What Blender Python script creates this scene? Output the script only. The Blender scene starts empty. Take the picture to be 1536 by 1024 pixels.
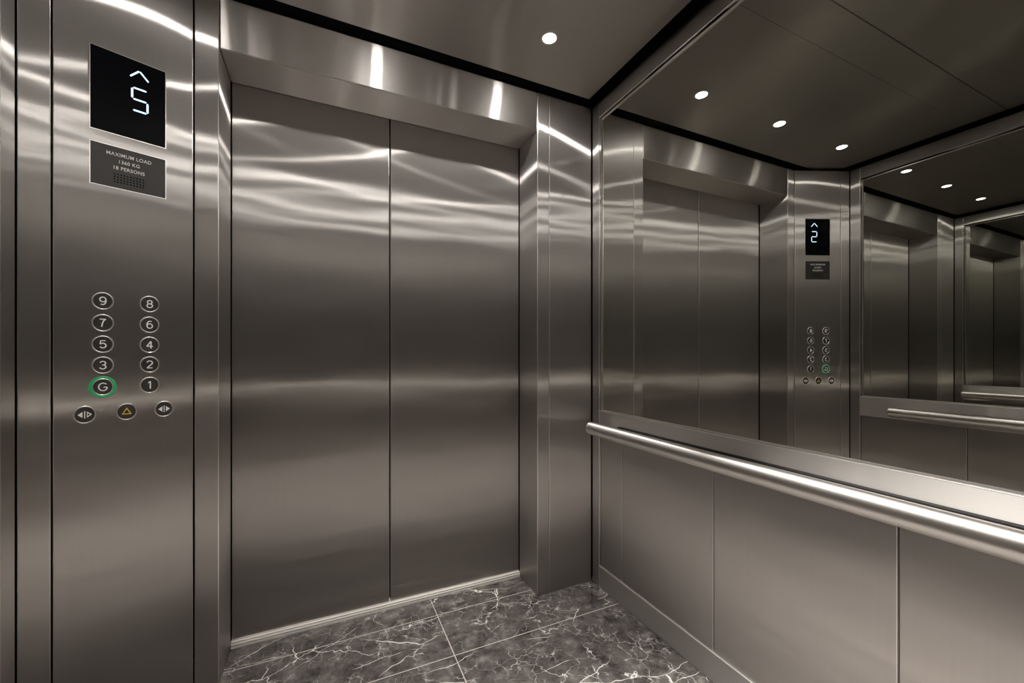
import bpy, bmesh, math, random
from mathutils import Vector, Matrix
random.seed(4)
S = bpy.context.scene
COL = S.collection
PI = math.pi

# ------------------------------------------------------------------ dimensions (metres)
EYE = 1.15                  # camera height
YF = 1.717                  # inner face of the door wall
YD = 1.917                  # face of the sliding doors
XR = 1.237                  # inner face of right wall frame
XL = -0.761                 # inner face of left wall frame
YB = -0.75                  # rear wall
ZC = 2.42                   # ceiling panels
ZW = 2.402                  # top of the wall cladding
OX0, OX1 = -0.335, 0.922    # door opening
OZ = 2.218                  # underside of the lintel
COP_O = (-0.405, YF)        # right edge of the angled return panel
COP_A = math.radians(22.76)

# ------------------------------------------------------------------ materials
def newmat(name):
    m = bpy.data.materials.new(name); m.use_nodes = True
    nt = m.node_tree; nt.nodes.clear()
    out = nt.nodes.new('ShaderNodeOutputMaterial')
    b = nt.nodes.new('ShaderNodeBsdfPrincipled')
    nt.links.new(b.outputs[0], out.inputs[0])
    return m, nt, b, out

def simple(name, col, rough=0.5, metal=0.0, spec=0.5, emit=None, es=0.0):
    m, nt, b, out = newmat(name)
    b.inputs['Base Color'].default_value = (*col, 1)
    b.inputs['Roughness'].default_value = rough
    b.inputs['Metallic'].default_value = metal
    b.inputs['Specular IOR Level'].default_value = spec
    if emit:
        b.inputs['Emission Color'].default_value = (*emit, 1)
        b.inputs['Emission Strength'].default_value = es
    return m

def steel(name, col, grain='vertical', ra=0.282, aa=0.89, rb=0.53, ab=0.45, mixb=0.29, wave=0.0032, wscale=(1.5, 1.5, 4.5)):
    """brushed stainless steel: the grain runs vertically (walls) or along x (lintel, ceiling) or y (side rails);
    one lobe that is sharp along the grain and wide across it, and one broad satin lobe"""
    m = bpy.data.materials.new(name); m.use_nodes = True
    nt = m.node_tree; nt.nodes.clear()
    N, L = nt.nodes.new, nt.links.new
    out = N('ShaderNodeOutputMaterial')
    geo = N('ShaderNodeNewGeometry')
    axis = {'vertical': (0, 0, 1), 'x': (1, 0, 0), 'y': (0, 1, 0), 'round_y': (0, 1, 0), 'round_x': (1, 0, 0)}[grain]
    tg = N('ShaderNodeCombineXYZ')
    for i in range(3): tg.inputs[i].default_value = axis[i]
    if grain.startswith('round'):               # turned tube: sharp round the tube, wide along it
        cr = N('ShaderNodeVectorMath'); cr.operation = 'CROSS_PRODUCT'
        L(geo.outputs['Normal'], cr.inputs[0]); L(tg.outputs[0], cr.inputs[1]); tg = cr
    mp = N('ShaderNodeMapping'); mp.inputs['Scale'].default_value = [3 if v else 260 for v in axis]
    L(geo.outputs['Position'], mp.inputs['Vector'])
    fn = N('ShaderNodeTexNoise'); fn.inputs['Scale'].default_value = 1.0; fn.inputs['Detail'].default_value = 3
    L(mp.outputs[0], fn.inputs['Vector'])
    mx = N('ShaderNodeMix'); mx.data_type = 'RGBA'
    mx.inputs['A'].default_value = (*[c * 0.965 for c in col], 1); mx.inputs['B'].default_value = (*[min(1, c * 1.035) for c in col], 1)
    L(fn.outputs['Fac'], mx.inputs['Factor'])
    nrm = None
    if wave:
        oi = N('ShaderNodeObjectInfo')
        mu = N('ShaderNodeMath'); mu.operation = 'MULTIPLY'; mu.inputs[1].default_value = 7.0
        L(oi.outputs['Random'], mu.inputs[0])
        mp2 = N('ShaderNodeMapping'); mp2.inputs['Scale'].default_value = wscale
        L(geo.outputs['Position'], mp2.inputs['Vector'])
        L(mu.outputs[0], mp2.inputs['Location'])
        wn = N('ShaderNodeTexNoise'); wn.inputs['Scale'].default_value = 1.0; wn.inputs['Detail'].default_value = 1.2
        L(mp2.outputs[0], wn.inputs['Vector'])
        bp = N('ShaderNodeBump'); bp.inputs['Strength'].default_value = 1.0; bp.inputs['Distance'].default_value = wave
        L(wn.outputs['Fac'], bp.inputs['Height']); nrm = bp.outputs[0]
    gl = []
    for r, an in ((ra, aa), (rb, ab)):
        g = N('ShaderNodeBsdfAnisotropic'); g.inputs['Roughness'].default_value = r; g.inputs['Anisotropy'].default_value = an
        L(mx.outputs['Result'], g.inputs['Color']); L(tg.outputs[0], g.inputs['Tangent'])
        if nrm: L(nrm, g.inputs['Normal'])
        gl.append(g)
    ms = N('ShaderNodeMixShader'); ms.inputs[0].default_value = mixb
    L(gl[0].outputs[0], ms.inputs[1]); L(gl[1].outputs[0], ms.inputs[2]); L(ms.outputs[0], out.inputs[0])
    return m

WARM = (0.586, 0.563, 0.543)
M_STEEL = steel('brushed_steel', WARM)
M_DOOR = steel('brushed_door_steel', WARM, wave=0.0034, wscale=(1.5, 1.5, 4.0))
M_LINTEL = steel('brushed_lintel_steel', WARM, 'x', wave=0.0006)
M_SOFFIT = steel('brushed_soffit_steel', WARM, 'x', wave=0.0004)
M_CEIL = steel('brushed_ceiling_steel', (0.42, 0.40, 0.376), 'x', wave=0.0012)
M_SIDE = steel('brushed_rail_steel', WARM, 'y', mixb=.85, wave=0)
M_RAIL = steel('satin_tube_steel', (0.66, 0.635, 0.605), 'round_y', ra=.42, aa=.70, mixb=.35, wave=0)
M_REARRAIL = steel('satin_rear_tube_steel', (0.66, 0.635, 0.605), 'round_x', ra=.42, aa=.70, mixb=.35, wave=0)
M_FIX = simple('satin_steel_fixing', (0.60, 0.575, 0.55), 0.3, 1.0)
M_EDGE = simple('polished_steel_edge', (0.86, 0.835, 0.805), 0.28, 1.0)
M_SILL = simple('sill_aluminium', (0.86, 0.83, 0.79), 0.42, 0.45)
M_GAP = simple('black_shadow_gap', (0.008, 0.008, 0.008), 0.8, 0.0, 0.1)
M_MIRROR = simple('tinted_mirror', (0.72, 0.725, 0.685), 0.0, 1.0)
M_GLASS = simple('black_display_glass', (0.002, 0.0025, 0.004), 0.30, 0.0, 0.04)
M_PLATE = simple('charcoal_plate', (0.035, 0.034, 0.033), 0.42, 0.3)
M_HOLE = simple('speaker_hole_black', (0.004, 0.004, 0.004), 0.9, 0, 0.0)
M_LETTER = simple('pale_lettering', (0.85, 0.84, 0.82), 0.5)
M_BTN = simple('dark_button_face', (0.032, 0.030, 0.028), 0.35, 0.2)
M_RING = simple('chrome_button_ring', (0.86, 0.84, 0.82), 0.30, 1.0)
M_GREEN = simple('green_lit_ring', (0.0, 0.12, 0.04), 0.4, 0, 0.5, (0.01, 0.50, 0.16), 0.34)
M_YELLOW = simple('yellow_symbol', (0.80, 0.55, 0.06), 0.5)
M_LED = simple('blue_white_segments', (0.5, 0.7, 1), 0.5, 0, 0.5, (0.58, 0.80, 1.0), 1.75)

# lit lens of a recessed LED
def lampmat(strength):
    m = bpy.data.materials.new('lit_downlight_lens'); m.use_nodes = True
    nt = m.node_tree; nt.nodes.clear(); N, L = nt.nodes.new, nt.links.new
    out = N('ShaderNodeOutputMaterial'); em = N('ShaderNodeEmission')
    em.inputs['Color'].default_value = (1.0, 0.955, 0.90, 1)
    em.inputs['Strength'].default_value = strength
    L(em.outputs[0], out.inputs[0])
    return m
M_LAMP = lampmat(400)
M_LAMP_DIM = lampmat(100)

def marble():
    m, nt, b, out = newmat('dark_marble')
    N, L = nt.nodes.new, nt.links.new
    geo = N('ShaderNodeNewGeometry')
    def math_(op, a=None, bb=None, c=None):
        n = N('ShaderNodeMath'); n.operation = op
        for i, v in enumerate((a, bb, c)):
            if v is None: continue
            if hasattr(v, 'links'): L(v, n.inputs[i])
            else: n.inputs[i].default_value = v
        return n.outputs[0]
    def noise(scale, detail, rough=0.55, vec=None, off=(0, 0, 0)):
        mp = N('ShaderNodeMapping'); mp.inputs['Location'].default_value = off
        L(vec or geo.outputs['Position'], mp.inputs['Vector'])
        n = N('ShaderNodeTexNoise'); n.inputs['Scale'].default_value = scale
        n.inputs['Detail'].default_value = detail; n.inputs['Roughness'].default_value = rough
        L(mp.outputs[0], n.inputs['Vector']); return n
    def warp(scale, amt, off):
        n = noise(scale, 4, 0.6, None, off)
        s = N('ShaderNodeVectorMath'); s.operation = 'SUBTRACT'; L(n.outputs['Color'], s.inputs[0]); s.inputs[1].default_value = (.5, .5, .5)
        k = N('ShaderNodeVectorMath'); k.operation = 'SCALE'; L(s.outputs[0], k.inputs[0]); k.inputs['Scale'].default_value = amt
        a = N('ShaderNodeVectorMath'); a.operation = 'ADD'; L(geo.outputs['Position'], a.inputs[0]); L(k.outputs[0], a.inputs[1])
        return a.outputs[0]
    def veins(scale, width, wv, rnd=1.0):
        v = N('ShaderNodeTexVoronoi'); v.feature = 'DISTANCE_TO_EDGE'; v.voronoi_dimensions = '2D'
        v.inputs['Scale'].default_value = scale; v.inputs['Randomness'].default_value = rnd
        L(wv, v.inputs['Vector'])
        mr = N('ShaderNodeMapRange'); mr.interpolation_type = 'SMOOTHSTEP'
        mr.inputs['From Min'].default_value = 0; mr.inputs['From Max'].default_value = width
        mr.inputs['To Min'].default_value = 1; mr.inputs['To Max'].default_value = 0
        L(v.outputs['Distance'], mr.inputs['Value']); return mr.outputs[0]
    def mask(scale, lo, hi, off):
        n = noise(scale, 3, 0.6, None, off)
        mr = N('ShaderNodeMapRange'); mr.interpolation_type = 'SMOOTHSTEP'
        mr.inputs['From Min'].default_value = lo; mr.inputs['From Max'].default_value = hi
        L(n.outputs['Fac'], mr.inputs['Value']); return mr.outputs[0]
    # body colour
    cr = N('ShaderNodeValToRGB'); e = cr.color_ramp.elements
    e[0].position, e[0].color = 0.36, (0.018, 0.0162, 0.0152, 1)
    e[1].position, e[1].color = 0.70, (0.100, 0.091, 0.085, 1)
    L(noise(11.0, 10, 0.78).outputs['Fac'], cr.inputs[0])
    v1 = math_('MULTIPLY', veins(4.2, 0.014, warp(5.0, 0.26, (3, 1, 0))), mask(5.0, 0.50, 0.66, (5, 2, 0)))
    rot = N('ShaderNodeMapping'); rot.inputs['Rotation'].default_value = (0, 0, math.radians(34)); rot.inputs['Scale'].default_value = (0.9, 3.2, 1)
    L(warp(4.0, 0.10, (6, 3, 0)), rot.inputs['Vector'])
    v4 = math_('MULTIPLY', veins(2.6, 0.013, rot.outputs[0]), mask(4.0, 0.46, 0.60, (2, 9, 0)))
    v2 = math_('MULTIPLY', veins(9.5, 0.028, warp(9.0, 0.16, (9, 4, 0))), mask(5.0, 0.47, 0.68, (1, 8, 0)))
    v3 = math_('MULTIPLY', veins(20.0, 0.06, warp(18.0, 0.09, (2, 6, 0))), mask(6.0, 0.44, 0.68, (7, 7, 0)))
    haze = math_('MULTIPLY', mask(16.0, 0.48, 0.80, (4, 4, 0)), 0.13)
    tot = math_('ADD', math_('MULTIPLY', v1, 0.75), math_('MULTIPLY', v2, 0.55))
    tot = math_('ADD', tot, math_('MULTIPLY', v3, 0.32))
    tot = math_('ADD', tot, math_('MULTIPLY', v4, 0.7))
    tot = math_('ADD', tot, haze)
    tot = math_('MINIMUM', tot, 1.0)
    mx = N('ShaderNodeMix'); mx.data_type = 'RGBA'; mx.inputs['B'].default_value = (0.70, 0.67, 0.64, 1)
    L(tot, mx.inputs['Factor']); L(cr.outputs[0], mx.inputs['A'])
    # joints between the tiles
    sp = N('ShaderNodeSeparateXYZ'); L(geo.outputs['Position'], sp.inputs[0])
    def line(axis, at, w=0.0016):
        d = math_('ABSOLUTE', math_('SUBTRACT', sp.outputs[axis], at))
        return math_('LESS_THAN', d, w)
    j = None
    for ax, at in (('Y', 1.775), ('Y', 1.51), ('Y', 0.91), ('Y', 0.31), ('Y', -0.29), ('X', 0.452), ('X', -0.448)):
        l = line(ax, at); j = l if j is None else math_('MAXIMUM', j, l)
    mj = N('ShaderNodeMix'); mj.data_type = 'RGBA'; mj.inputs['B'].default_value = (0.36, 0.33, 0.30, 1)
    L(j, mj.inputs['Factor']); L(mx.outputs['Result'], mj.inputs['A'])
    L(mj.outputs['Result'], b.inputs['Base Color'])
    b.inputs['Roughness'].default_value = 0.07
    b.inputs['Specular IOR Level'].default_value = 0.5
    return m
M_MARBLE = marble()

# ------------------------------------------------------------------ mesh helpers
def add_box(bm, x0, x1, y0, y1, z0, z1):
    vs = [bm.verts.new(p) for p in ((x0,y0,z0),(x1,y0,z0),(x1,y1,z0),(x0,y1,z0),(x0,y0,z1),(x1,y0,z1),(x1,y1,z1),(x0,y1,z1))]
    for f in ((0,3,2,1),(4,5,6,7),(0,1,5,4),(1,2,6,5),(2,3,7,6),(3,0,4,7)):
        bm.faces.new([vs[i] for i in f])

def add_lathe(bm, prof, axis_o, ax, n=40, cap0=True, cap1=True):
    """revolve prof [(radius, distance along ax)] about the line through axis_o"""
    ax = Vector(ax).normalized(); o = Vector(axis_o)
    t = Vector((0, 0, 1)) if abs(ax.z) < .9 else Vector((1, 0, 0))
    u = ax.cross(t).normalized(); v = ax.cross(u)
    rings = []
    for r, h in prof:
        rings.append([bm.verts.new(o + ax * h + (u * math.cos(2*PI*i/n) + v * math.sin(2*PI*i/n)) * r) for i in range(n)])
    for a, b in zip(rings, rings[1:]):
        for i in range(n):
            bm.faces.new((a[i], a[(i+1) % n], b[(i+1) % n], b[i]))
    if cap0: bm.faces.new(rings[0][::-1])
    if cap1: bm.faces.new(rings[-1])

def add_prism(bm, pts, y0, y1):
    """polygon in the x-z plane extruded along y"""
    a = [bm.verts.new((x, y0, z)) for x, z in pts]; b = [bm.verts.new((x, y1, z)) for x, z in pts]
    n = len(pts)
    bm.faces.new(a); bm.faces.new(b[::-1])
    for i in range(n): bm.faces.new((a[i], b[i], b[(i+1) % n], a[(i+1) % n]))

def add_ringprism(bm, outer, inner, y0, y1):
    n = len(outer)
    vo0 = [bm.verts.new((x, y0, z)) for x, z in outer]; vi0 = [bm.verts.new((x, y0, z)) for x, z in inner]
    vo1 = [bm.verts.new((x, y1, z)) for x, z in outer]; vi1 = [bm.verts.new((x, y1, z)) for x, z in inner]
    for i in range(n):
        k = (i+1) % n
        bm.faces.new((vo0[i], vo0[k], vi0[k], vi0[i])); bm.faces.new((vo1[k], vo1[i], vi1[i], vi1[k]))
        bm.faces.new((vo0[k], vo0[i], vo1[i], vo1[k])); bm.faces.new((vi0[i], vi0[k], vi1[k], vi1[i]))

def link(name, bm, mat, parent=None, bevel=0.0, smooth=False, mats=None):
    bmesh.ops.recalc_face_normals(bm, faces=bm.faces)
    me = bpy.data.meshes.new(name); bm.to_mesh(me); bm.free()
    for mm in (mats or [mat]): me.materials.append(mm)
    o = bpy.data.objects.new(name, me); COL.objects.link(o)
    if parent: o.parent = parent
    if smooth:
        for p in me.polygons: p.use_smooth = True
    if bevel:
        md = o.modifiers.new('bevel', 'BEVEL'); md.width = bevel; md.segments = 2; md.limit_method = 'ANGLE'
        md.harden_normals = False
        if not mats and mat.name.startswith('brushed') and 'ceiling' not in mat.name and M_EDGE.name not in [q.name for q in me.materials]:
            me.materials.append(M_EDGE); md.material = 1      # polished arris
    return o

def smooth_by_angle(o, ang=35):
    me = o.data
    for p in me.polygons: p.use_smooth = True
    me.set_sharp_from_angle(angle=math.radians(ang))

def box(name, b, mat, parent=None, bevel=0.0):
    bm = bmesh.new(); add_box(bm, *b); return link(name, bm, mat, parent, bevel)

def boxes(name, bl, mat, parent=None, bevel=0.0):
    bm = bmesh.new()
    for b in bl: add_box(bm, *b)
    return link(name, bm, mat, parent, bevel)

def tag(o, label=None, cat=None, group=None, kind=None):
    if label: o['label'] = label
    if cat: o['category'] = cat
    if group: o['group'] = group
    if kind: o['kind'] = kind
    return o

def empty(name, loc=(0, 0, 0), rz=0.0):
    o = bpy.data.objects.new(name, None); COL.objects.link(o)
    o.location = loc; o.rotation_euler = (0, 0, rz); o.empty_display_size = .1
    return o

def text_mesh(name, s, size, at, mat, parent, spacing=1.0, line=1.0, depth=0.0006, xs=1.0, bold=0.0):
    """lettering standing in the x-z plane, facing -y, centred on at"""
    cu = bpy.data.curves.new(name, 'FONT'); cu.body = s; cu.size = size
    cu.align_x = 'CENTER'; cu.align_y = 'CENTER'; cu.extrude = depth / 2
    cu.space_character = spacing; cu.space_line = line; cu.offset = bold; cu.resolution_u = 6
    t = bpy.data.objects.new(name + '_curve', cu); COL.objects.link(t)
    dg = bpy.context.evaluated_depsgraph_get(); dg.update()
    me = bpy.data.meshes.new_from_object(t.evaluated_get(dg)); me.name = name
    bpy.data.objects.remove(t); bpy.data.curves.remove(cu)
    xs_ = [v.co.x for v in me.vertices]; ys_ = [v.co.y for v in me.vertices]
    cx, cy = (min(xs_) + max(xs_)) / 2, (min(ys_) + max(ys_)) / 2
    for v in me.vertices:
        x, y, z = v.co
        v.co = (at[0] + (x - cx) * xs, at[1] - z, at[2] + (y - cy))
    me.materials.clear(); me.materials.append(mat)
    o = bpy.data.objects.new(name, me); COL.objects.link(o); o.parent = parent
    return o

# ------------------------------------------------------------------ floor and ceiling
fl = boxes('floor', [(XL - .06, XR + .06, YB - .06, 1.905, -.08, 0.0)], M_MARBLE)
tag(fl, 'dark brown marble floor with white veins and thin joints', 'floor', kind='structure')

cl = box('ceiling', (XL - .06, XR + .06, YB - .06, YD + .10, 2.50, 2.56), M_GAP)
tag(cl, 'brushed steel ceiling with black shadow gap round its edge', 'ceiling', kind='structure')
cx0, cx1 = XL + .04, XR - .042
for y0, y1 in ((1.0005, 1.683), (0.852, 0.9995), (0.0, 0.848), (YB + .035, -0.004)):
    box('ceiling_panel', (cx0, cx1, y0, y1, ZC, ZC + .08), M_CEIL, cl, .0006)

# ------------------------------------------------------------------ front wall
wf = boxes('wall_front', [(-.86, OX0 - .02, 1.93, 2.02, 0, 2.5), (OX1 + .02, XR + .06, 1.76, 2.02, 0, 2.5), (OX0 - .02, OX1 + .02, 1.96, 2.02, 2.232, 2.5),
                          (-.86, XR + .06, 1.735, 1.96, ZW + .002, 2.5)], M_GAP)
tag(wf, 'brushed steel wall that holds the two sliding lift doors', 'wall', kind='structure')
box('jamb', (COP_O[0] + .0015, OX0, YF, YD - .004, 0.001, ZW), M_STEEL, wf, .002)
box('jamb', (OX1, 0.9855, YF, YD - .004, 0.001, ZW), M_STEEL, wf, .002)
box('pier_panel', (0.9875, XR - .006, YF, YF + .04, 0.001, ZW), M_STEEL, wf, .0015)
lt = bmesh.new(); add_box(lt, OX0 + .0015, OX1 - .0015, YF + .001, YD - .004, OZ, ZW)
lt.faces.ensure_lookup_table()
for f in lt.faces:
    f.material_index = 0
lo = link('lintel', lt, None, wf, .002, mats=[M_LINTEL, M_SOFFIT, M_EDGE])
lo.modifiers['bevel'].material = 2; lo.modifiers['bevel'].width = .004
for p in lo.data.polygons:
    if abs(p.normal.z) > .9: p.material_index = 1

# sliding doors
DS = 0.2700
d1 = box('door_1', (OX0 + .003, DS - .0035, YD, YD + .035, 0.028, 2.300), M_DOOR, None, .002)
tag(d1, 'left leaf of the brushed steel sliding lift doors', 'lift door', kind='structure')
d2 = box('door_2', (DS + .0035, OX1 - .003, YD, YD + .035, 0.028, 2.300), M_DOOR, None, .002)
tag(d2, 'right leaf of the brushed steel sliding lift doors', 'lift door', kind='structure')
bk = box('trim_1', (OX0 - .015, OX1 + .015, YD + .0365, YD + .043, 0.03, 2.31), M_GAP)
tag(bk, 'black rubber seal behind the meeting edge of the lift doors', 'seal', kind='structure')
sl = bmesh.new()
for y0, y1, z0, z1 in ((1.9055, 1.958, -.02, .0075), (1.9055, 1.958, .0100, .0165), (1.9085, 1.958, .0185, .0250)):
    add_box(sl, OX0 + .001, OX1 - .001, y0, y1, z0, z1)
so = link('trim_2', sl, M_SILL, None, .0008)
box('sill_groove', (OX0 + .002, OX1 - .002, 1.912, 1.956, .0078, .0182), M_GAP, so)
tag(so, 'grooved pale metal sill under the lift doors', 'door sill', kind='structure')

# ------------------------------------------------------------------ side walls (frame, lower panels, mirror, handrail)
def side_wall(side, xf, sgn, yfront, mirror_label, rail_label, rail_y0):
    """sgn +1: wall at larger x. xf is the inner face of its frame"""
    def bx(d0, d1, y0, y1, z0, z1):             # d = depth behind the face
        a, b = xf + sgn * d0, xf + sgn * d1
        return (min(a, b), max(a, b), y0, y1, z0, z1)
    w = box('wall_' + side, bx(.030, .060, YB - .06, 2.0 if sgn > 0 else 1.60, 0, 2.5), M_GAP)
    tag(w, 'brushed steel %s wall with lower panels and framed upper mirror' % side, 'wall', kind='structure')
    ys = yfront - .060                          # inner edge of the front stile
    yr = YB + .060
    yt = yfront - .004
    box('stile', bx(0, .029, ys, yt, .001, ZW), M_STEEL, w, .002)
    box('stile', bx(0, .029, YB + .004, yr, .001, ZW), M_STEEL, w, .002)
    box('top_rail', bx(0, .029, yr + .0005, ys - .0005, 2.326, ZW), M_STEEL, w, .002)
    box('middle_rail', bx(0, .029, yr + .0005, ys - .0005, .745, .874), M_SIDE, w, .002)
    cuts = [ys - .002, 1.496, 1.009, .500, 0.0, -.50, yr + .002]
    if sgn < 0: cuts = [ys - .002, 1.009, .500, 0.0, -.50, yr + .002]
    for a, b in zip(cuts, cuts[1:]):
        box('wall_panel', bx(.008, .029, b + .0022, a - .0022, .107, .743), M_STEEL, w, .0012)
    bb = box('baseboard_' + side, bx(0, .029, yr + .0005, ys - .0005, .001, .1045), M_SIDE, None, .002)
    tag(bb, 'flat brushed steel skirting along the foot of the %s wall' % side, 'skirting', kind='structure')
    mt = empty('wall_mirror', (xf + sgn * .006, (ys + yr) / 2, .880)); tag(mt, mirror_label, 'mirror')
    y0, y1 = yr + .003, ys - .009
    def loc(b):
        ox, oy, oz = mt.location
        return (b[0]-ox, b[1]-ox, b[2]-oy, b[3]-oy, b[4]-oz, b[5]-oz)
    box('mirror_pane', loc(bx(.010, .016, y0 + .006, y1 - .006, .8795, 2.3125)), M_MIRROR, mt)
    t = .004
    f = boxes('mirror_trim', [loc(bx(.004, .016, y0, y1, .8755, .8755 + t)), loc(bx(.004, .016, y0, y1, 2.3165 - t, 2.3165)),
                              loc(bx(.004, .016, y0, y0 + t, .8805, 2.3115)), loc(bx(.004, .016, y1 - t, y1, .8805, 2.3115))], M_EDGE, mt, .0008)
    # handrail
    xr_, zr, r = xf - sgn * .062, .794, .0305
    h = empty('handrail', (xr_, (rail_y0 + YB) / 2, zr)); tag(h, rail_label, 'handrail')
    ya, yb = rail_y0 - h.location.y, (YB + .12) - h.location.y
    bm = bmesh.new()
    add_lathe(bm, [(r, 0), (r, yb - ya if yb > ya else ya - yb)], (0, yb if yb < ya else ya, 0), (0, 1, 0), 48, False, False)
    t_ = link('rail_tube', bm, M_RAIL, h, 0, True)
    for ye, dirn in ((ya, 1), (yb, -1)):
        bm = bmesh.new()
        prof = [(r, 0)] + [(r * math.cos(q), .012 * math.sin(q)) for q in [PI/2*k/6 for k in range(1, 6)]] + [(.001, .012)]
        add_lathe(bm, prof, (0, ye, 0), (0, dirn, 0), 48, False, True)
        link('end_cap', bm, M_RAIL, h, 0, True)
    ms_ = boxes('rail_shade_strip', [(min(sgn*.042, sgn*.0615), max(sgn*.042, sgn*.0615), YB + .2 - h.location.y, rail_y0 - .14 - h.location.y, -.02, .0245)], M_GAP, h, .001)  # dark strip put in for the rail's shade on the wall
    tag(ms_, 'thin black strip standing in for the shade between the rail and the wall')
    for yw in (rail_y0 - .15, .55, -.35):
        bm = bmesh.new(); yy = yw - h.location.y
        add_lathe(bm, [(.010, .018), (.010, .060), (.017, .060), (.017, .0615)], (0, yy, -.022), (sgn, 0, 0), 28)
        o = link('bracket', bm, M_FIX, h); smooth_by_angle(o)
# the horizontal members are brushed along their length
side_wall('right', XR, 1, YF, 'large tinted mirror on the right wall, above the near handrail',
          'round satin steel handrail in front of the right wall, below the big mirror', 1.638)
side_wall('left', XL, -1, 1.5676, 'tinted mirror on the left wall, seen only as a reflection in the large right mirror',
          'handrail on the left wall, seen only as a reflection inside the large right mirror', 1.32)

# ------------------------------------------------------------------ rear wall
wr = box('wall_rear', (XL - .06, XR + .06, YB - .06, YB - .03, 0, 2.5), M_GAP)
tag(wr, 'brushed steel rear wall of vertical panels behind the camera', 'wall', kind='structure')
xs = [XL + .004, XL + .50, .238, XR - .50, XR - .004]
for a, b in zip(xs, xs[1:]):
    box('wall_panel', (a + .0015, b - .0015, YB - .03, YB, .107, .743), M_STEEL, wr, .0012)
    box('wall_panel', (a + .0015, b - .0015, YB - .03, YB, .878, ZW), M_STEEL, wr, .0012)
box('middle_rail', (XL + .004, XR - .004, YB - .03, YB + .004, .745, .874), M_LINTEL, wr, .002)
bb = box('baseboard_rear', (XL + .004, XR - .004, YB - .03, YB + .004, .001, .1045), M_LINTEL, None, .002)
tag(bb, 'flat steel skirting along the foot of the rear wall', 'skirting', kind='structure')

h = empty('handrail', (.238, YB + .062, .794))
tag(h, 'round steel handrail on the rear wall behind the camera', 'handrail')
bm = bmesh.new(); hw = (XR - XL)/2 - .12
add_lathe(bm, [(.001, -.012), (.0295*.6, -.0098), (.0295*.9, -.005), (.0295, 0), (.0295, 2*hw), (.0295*.9, 2*hw + .005), (.0295*.6, 2*hw + .0098), (.001, 2*hw + .012)], (-hw, 0, 0), (1, 0, 0), 48)
o = link('rail_tube', bm, M_REARRAIL, h); smooth_by_angle(o)
for x in (-hw + .15, 0, hw - .15):
    bm = bmesh.new(); add_lathe(bm, [(.010, .018), (.010, .0575), (.019, .0575), (.019, .0578)], (x, 0, -.014), (0, -1, 0), 28)
    o = link('bracket', bm, M_FIX, h); smooth_by_angle(o)

# ------------------------------------------------------------------ angled return with the control panel
ca, sa = math.cos(COP_A), math.sin(COP_A)
tr = empty('trim_3', (COP_O[0], COP_O[1], 0), COP_A)
tag(tr, 'narrow steel corner strip between the left wall and the control panel', 'corner strip', kind='structure')
box('corner_panel', (-.3845, -.3240, 0, .02, .001, ZW), M_STEEL, tr, .0015)
box('backing', (-.392, .0, .021, .034, 0, ZW + .002), M_GAP, tr)

cp = empty('control_panel', (COP_O[0], COP_O[1], 0), COP_A)
tag(cp, 'tall brushed steel lift control panel with floor display and round buttons, left of the doors', 'control panel')
box('faceplate', (-.3200, -.0026, 0, .02, .001, ZW), M_STEEL, cp, .0018)
# display
dx0, dx1, dz0, dz1 = -.2462, -.0751, 1.8257, 2.0740
di = box('display', (dx0, dx1, -.0016, .001, dz0, dz1), M_GLASS, cp, .0005)
def rim(x0, x1, z0, z1, w, y0, y1):
    bm = bmesh.new()
    add_ringprism(bm, [(x0-w, z0-w), (x1+w, z0-w), (x1+w, z1+w), (x0-w, z1+w)], [(x0, z0), (x1, z0), (x1, z1), (x0, z1)], y0, y1); return bm
tag(link('bezel', rim(dx0, dx1, dz0, dz1, .0016, -.0020, .001), M_EDGE, di), 'thin bright steel bezel')
# seven-segment 5 and the up chevron
def bar(bm, p, q, w, y0, y1, chisel=True):
    (x0, z0), (x1, z1) = p, q
    dx, dz = x1-x0, z1-z0; l = math.hypot(dx, dz); dx /= l; dz /= l; nx, nz = -dz*w/2, dx*w/2
    c = w/2 if chisel else 0
    pts = [(x0, z0), (x0+dx*c+nx, z0+dz*c+nz), (x1-dx*c+nx, z1-dz*c+nz), (x1, z1), (x1-dx*c-nx, z1-dz*c-nz), (x0+dx*c-nx, z0+dz*c-nz)]
    if not chisel: pts = [pts[1], pts[2], pts[4], pts[5]]
    add_prism(bm, pts, y0, y1)
sx0, sx1, st, sm, sb = -.1550, -.1190, 1.9875, 1.9525, 1.9175
seg = bmesh.new(); w = .0050; g = .0018
for p, q in (((sx0+g, st), (sx1-g, st)), ((sx0, st-g), (sx0, sm+g)), ((sx0+g, sm), (sx1-g, sm)), ((sx1, sm-g), (sx1, sb+g)), ((sx0+g, sb), (sx1-g, sb))):
    bar(seg, p, q, w, -.0024, -.0014)
tag(link('floor_digit', seg, M_LED, di), 'glowing blue-white segment digit 5')
ch = bmesh.new()
bar(ch, (-.1598, 2.0195), (-.1385, 2.0445), .0044, -.0024, -.0014); bar(ch, (-.1375, 2.0445), (-.1160, 2.0195), .0044, -.0024, -.0014)
tag(link('up_arrow', ch, M_LED, di), 'glowing blue-white upward chevron')
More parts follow.
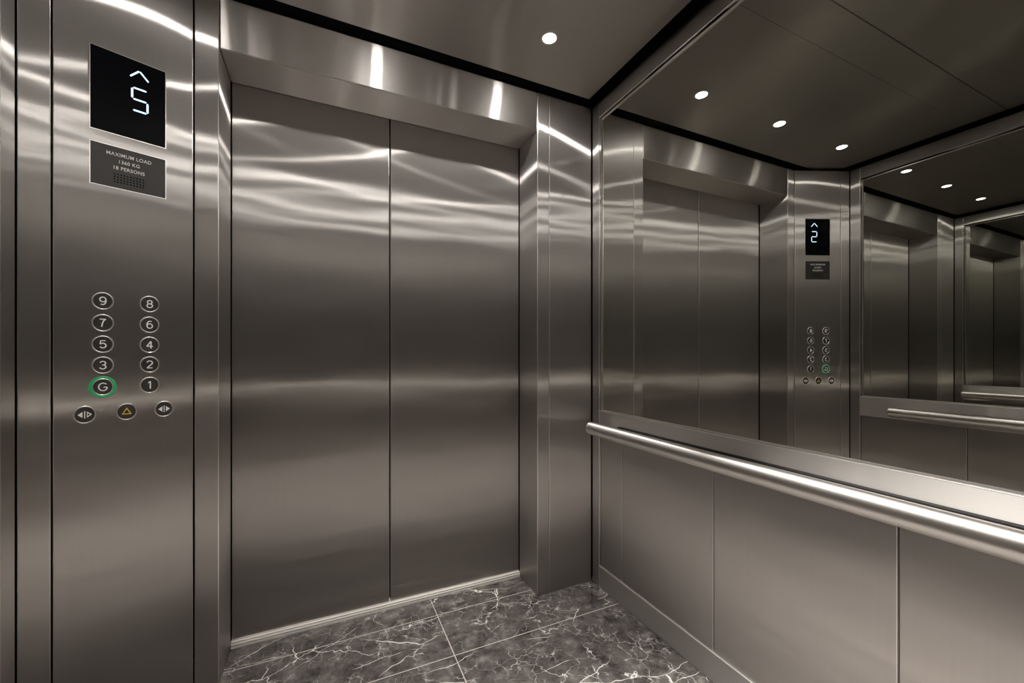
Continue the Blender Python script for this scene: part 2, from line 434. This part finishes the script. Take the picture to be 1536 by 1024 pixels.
# load plate
px0, px1, pz0, pz1 = -.2462, -.0751, 1.6615, 1.7870
lp = box('load_plate', (px0, px1, -.0014, .001, pz0, pz1), M_PLATE, cp, .0004)
tag(link('bezel', rim(px0, px1, pz0, pz1, .0015, -.0018, .001), M_EDGE, lp), 'thin bright steel bezel')
for s, z in (('MAXIMUM LOAD', 1.7640), ('1360 KG', 1.7435), ('18 PERSONS', 1.7235)):
    text_mesh('lettering', s, .0148, (-.1610, -.0020, z), M_LETTER, lp, 1.08, xs=.86, bold=.00015)
bm = bmesh.new()
for i in range(10):
    for j in range(4):
        add_lathe(bm, [(.0021, 0), (.0021, .0006)], (-.1945 + i*.0073, -.0020, 1.7035 - j*.0078), (0, 1, 0), 10)
tag(link('speaker_grille', bm, M_HOLE, lp), 'grid of small black speaker holes')

# buttons (slightly oval), numerals drawn as pen strokes
OVX, OVZ = .0240, .0262
def arc(cx, cz, rx, rz, a0, a1, n=18):
    return [(cx + rx*math.cos(math.radians(a0 + (a1-a0)*i/n)), cz + rz*math.sin(math.radians(a0 + (a1-a0)*i/n))) for i in range(n+1)]
GLYPH = {   # unit height 1, centred on the origin
 '1': [[(-.17, .30), (.0, .42), (.06, .5)], [(.06, .5), (.06, -.5)]],
 '2': [arc(0, .23, .27, .27, 170, -30) + [(-.28, -.46)], [(-.29, -.46), (.29, -.46)]],
 '3': [arc(-.01, .25, .25, .24, 165, -80) , arc(-.01, -.23, .28, .26, 88, -165), [(-.06, .02), (.02, .02)]],
 '4': [[(.13, -.5), (.13, .47)], [(.13, .47), (-.30, -.2)], [(-.32, -.2), (.32, -.2)]],
 '5': [[(.24, .46), (-.19, .46), (-.25, .02)], arc(0, -.17, .28, .30, 145, -155)],
 '6': [arc(0, -.18, .275, .30, 0, 360, 28), arc(.03, -.03, .31, .51, 60, 190)],
 '7': [[(-.29, .46), (.29, .46)], arc(.34, -.62, .44, 1.10, 100, 174)],
 '8': [arc(0, .25, .235, .225, 0, 360, 26), arc(0, -.23, .275, .255, 0, 360, 28)],
 '9': [arc(0, .18, .275, .30, 0, 360, 28), arc(-.03, .03, .31, .51, 240, 370)],
 'G': [arc(.02, 0, .40, .48, 42, 330, 30), [(.37, -.27), (.37, -.04)], [(.37, -.04), (.06, -.04)]],
}
def stroke(bm, pts, w, y0, y1):
    n = len(pts); lft, rgt = [], []
    for i, (x, z) in enumerate(pts):
        a, b = pts[max(0, i-1)], pts[min(n-1, i+1)]
        dx, dz = b[0]-a[0], b[1]-a[1]; l = math.hypot(dx, dz) or 1
        lft.append((x - dz/l*w/2, z + dx/l*w/2)); rgt.append((x + dz/l*w/2, z - dx/l*w/2))
    A = [[bm.verts.new((p[0], y, p[1])) for p in side] for side in (lft, rgt) for y in (y0, y1)]
    l0, l1, r0, r1 = A
    for i in range(n-1):
        bm.faces.new((l0[i], l0[i+1], r0[i+1], r0[i])); bm.faces.new((l1[i], r1[i], r1[i+1], l1[i+1]))
        bm.faces.new((l0[i], l1[i], l1[i+1], l0[i+1])); bm.faces.new((r0[i], r0[i+1], r1[i+1], r1[i]))
    for i in (0, n-1): bm.faces.new((l0[i], r0[i], r1[i], l1[i]))

def oval(bm, prof, x, z, cap0=False, cap1=False):
    """prof = [(inset from the oval's edge, y)]"""
    n = 48; rings = []
    for ins, y in prof:
        rings.append([bm.verts.new((x + (OVX-ins)*math.cos(2*PI*i/n), y, z + (OVZ-ins)*math.sin(2*PI*i/n))) for i in range(n)])
    for a, b in zip(rings, rings[1:]):
        for i in range(n): bm.faces.new((a[i], a[(i+1) % n], b[(i+1) % n], b[i]))
    if cap0: bm.faces.new(rings[0])
    if cap1: bm.faces.new(rings[-1])

def button(x, z, sym):
    bm = bmesh.new()
    oval(bm, [(.0005, .002), (0, -.0005), (.0007, -.0022), (.0019, -.0030), (.0031, -.0022), (.0036, .002)], x, z)
    b = link('button', bm, M_RING, cp, 0, True)
    bm = bmesh.new()
    oval(bm, [(.0037, .001), (.0037, -.0008), (.0047, -.0015), (.0200, -.0017)], x, z, False, True)
    link('button_face', bm, M_BTN, b)
    yy = (-.0026, -.0016)
    bm = bmesh.new()
    if sym in ('open', 'close'):
        add_prism(bm, [(x - .0145, z), (x - .0045, z + .0088), (x - .0045, z - .0088)], *yy)
        add_box(bm, x - .0011, x + .0011, *yy, z - .0105, z + .0105)
        if sym == 'open':
            add_ringprism(bm, [(x + .0150, z), (x + .0045, z + .0090), (x + .0045, z - .0090)], [(x + .0110, z), (x + .0062, z + .0044), (x + .0062, z - .0044)], *yy)
        else:
            add_prism(bm, [(x + .0145, z), (x + .0045, z + .0088), (x + .0045, z - .0088)], *yy)
        link('door_symbol', bm, M_LETTER, b)
    elif sym == 'alarm':
        add_ringprism(bm, [(x, z + .0125), (x + .0115, z - .0080), (x - .0115, z - .0080)], [(x, z + .0082), (x + .0078, z - .0058), (x - .0078, z - .0058)], *yy)
        tag(link('alarm_symbol', bm, M_YELLOW, b), 'yellow triangle outline')
    else:
        hgt = .0235
        for k, st_ in enumerate(GLYPH[sym]):
            dy = k * .00004
            stroke(bm, [(x + px*hgt, z + pz*hgt) for px, pz in st_], .0030, yy[0] - dy, yy[1])
        link('numeral', bm, M_LETTER, b)
    return b
for x, col in ((-.2197, '9753G'), (-.1137, '86421')):
    for c, z in zip(col, (1.3125, 1.2464, 1.1820, 1.1190, 1.0535)):
        b = button(x, z, c)
        if c == 'G':
            bm = bmesh.new()
            oval(bm, [(-.0002, .001), (-.0002, -.0016), (-.0030, -.0024), (-.0060, -.0010), (-.0064, .001)], x, z)
            tag(link('lit_ring', bm, M_GREEN, b, 0, True), 'glowing green ring')
for x, s in ((-.2575, 'open'), (-.1674, 'alarm'), (-.0784, 'close')):
    button(x, .9737, s)

# ------------------------------------------------------------------ downlights
LX = (-.38, .22, .82); LY = (1.425, .47, .02, -.43)  # rows behind the front one are unseen, added for the door streaks
BEAM = ((70, 250, 250), (300, 2600, 1700), (200, 500, 300), (1200, 1800, 1300))  # strong beams of the added rows make the floor pool and wall bands
proto = empty('downlight', (LX[0], LY[0], ZC))
bm = bmesh.new()
add_lathe(bm, [(.0330, .004), (.0330, -.0012), (.0310, -.0022), (.0265, -.0020), (.0255, .004)], (0, 0, 0), (0, 0, 1), 40, False, False)
ring = link('trim_ring', bm, M_EDGE, proto, 0, True)
bm = bmesh.new(); add_lathe(bm, [(.0253, .003), (.0253, -.0008), (.0240, -.0016)], (0, 0, 0), (0, 0, 1), 40, True, True)
lens = link('lens', bm, M_LAMP, proto)
tag(lens, 'glowing white lens')
lens_dim = lens.data.copy(); lens_dim.materials[0] = M_LAMP_DIM      # the added front left lamp is dimmer
place = {(1, 0): 'lit round ceiling downlight above the seam between the lift doors',
         (2, 0): 'lit round ceiling downlight near the right mirror, above the right lift door',
         (0, 0): 'added round ceiling downlight of the front row, above the control panel'}
xn = {0: 'beside the left wall', 1: 'on the centre line', 2: 'beside the right wall'}
yn = {1: 'second', 2: 'third', 3: 'rearmost'}
for j, y in enumerate(LY):
    for i, x in enumerate(LX):
        if i == 0 and j == 0: o = proto
        else:
            o = proto.copy(); COL.objects.link(o)
            for c_ in (ring, lens):
                d = c_.copy(); COL.objects.link(d); d.parent = o
        o.location = (x, y, ZC)
        tag(o, place.get((i, j)) or 'added unseen ceiling downlight of the %s row, %s' % (yn[j], xn[i]), 'ceiling light', 'round downlights in the steel ceiling')
        # the beam of the lamp
        la = bpy.data.lights.new('downlight_beam', 'SPOT'); la.energy = BEAM[j][i]; la.color = (1.0, .955, .90)
        la.spot_size = math.radians(42); la.spot_blend = 1.0; la.shadow_soft_size = .026
        lo_ = bpy.data.objects.new('downlight_beam', la); COL.objects.link(lo_); lo_.parent = o; lo_.location = (0, 0, -.006)

lens.data = lens_dim

# ------------------------------------------------------------------ world, camera, view
W = bpy.data.worlds.new('world'); S.world = W; W.use_nodes = True
W.node_tree.nodes['Background'].inputs[0].default_value = (0, 0, 0, 1)
W.node_tree.nodes['Background'].inputs[1].default_value = 0.0
cam = bpy.data.cameras.new('camera'); co = bpy.data.objects.new('camera', cam); COL.objects.link(co)
cam.sensor_width = 36; cam.lens = 14.339; cam.clip_start = .01
cam.shift_y = 20 / 1536
co.location = (0, 0, EYE); co.rotation_euler = (PI/2, 0, -math.radians(24.67))
S.camera = co
vs = S.view_settings; S.display_settings.display_device = 'sRGB'
vs.view_transform = 'Standard'; vs.look = 'None'; vs.exposure = -0.36; vs.gamma = 1; vs.use_curve_mapping = False
S.cycles.max_bounces = 14; S.cycles.glossy_bounces = 12; S.cycles.diffuse_bounces = 4
S.cycles.sample_clamp_indirect = 8; S.cycles.caustics_reflective = True; S.cycles.blur_glossy = 0.0
S.cycles.use_denoising = True; S.cycles.denoising_prefilter = 'ACCURATE'; S.cycles.denoising_input_passes = 'RGB_ALBEDO_NORMAL'
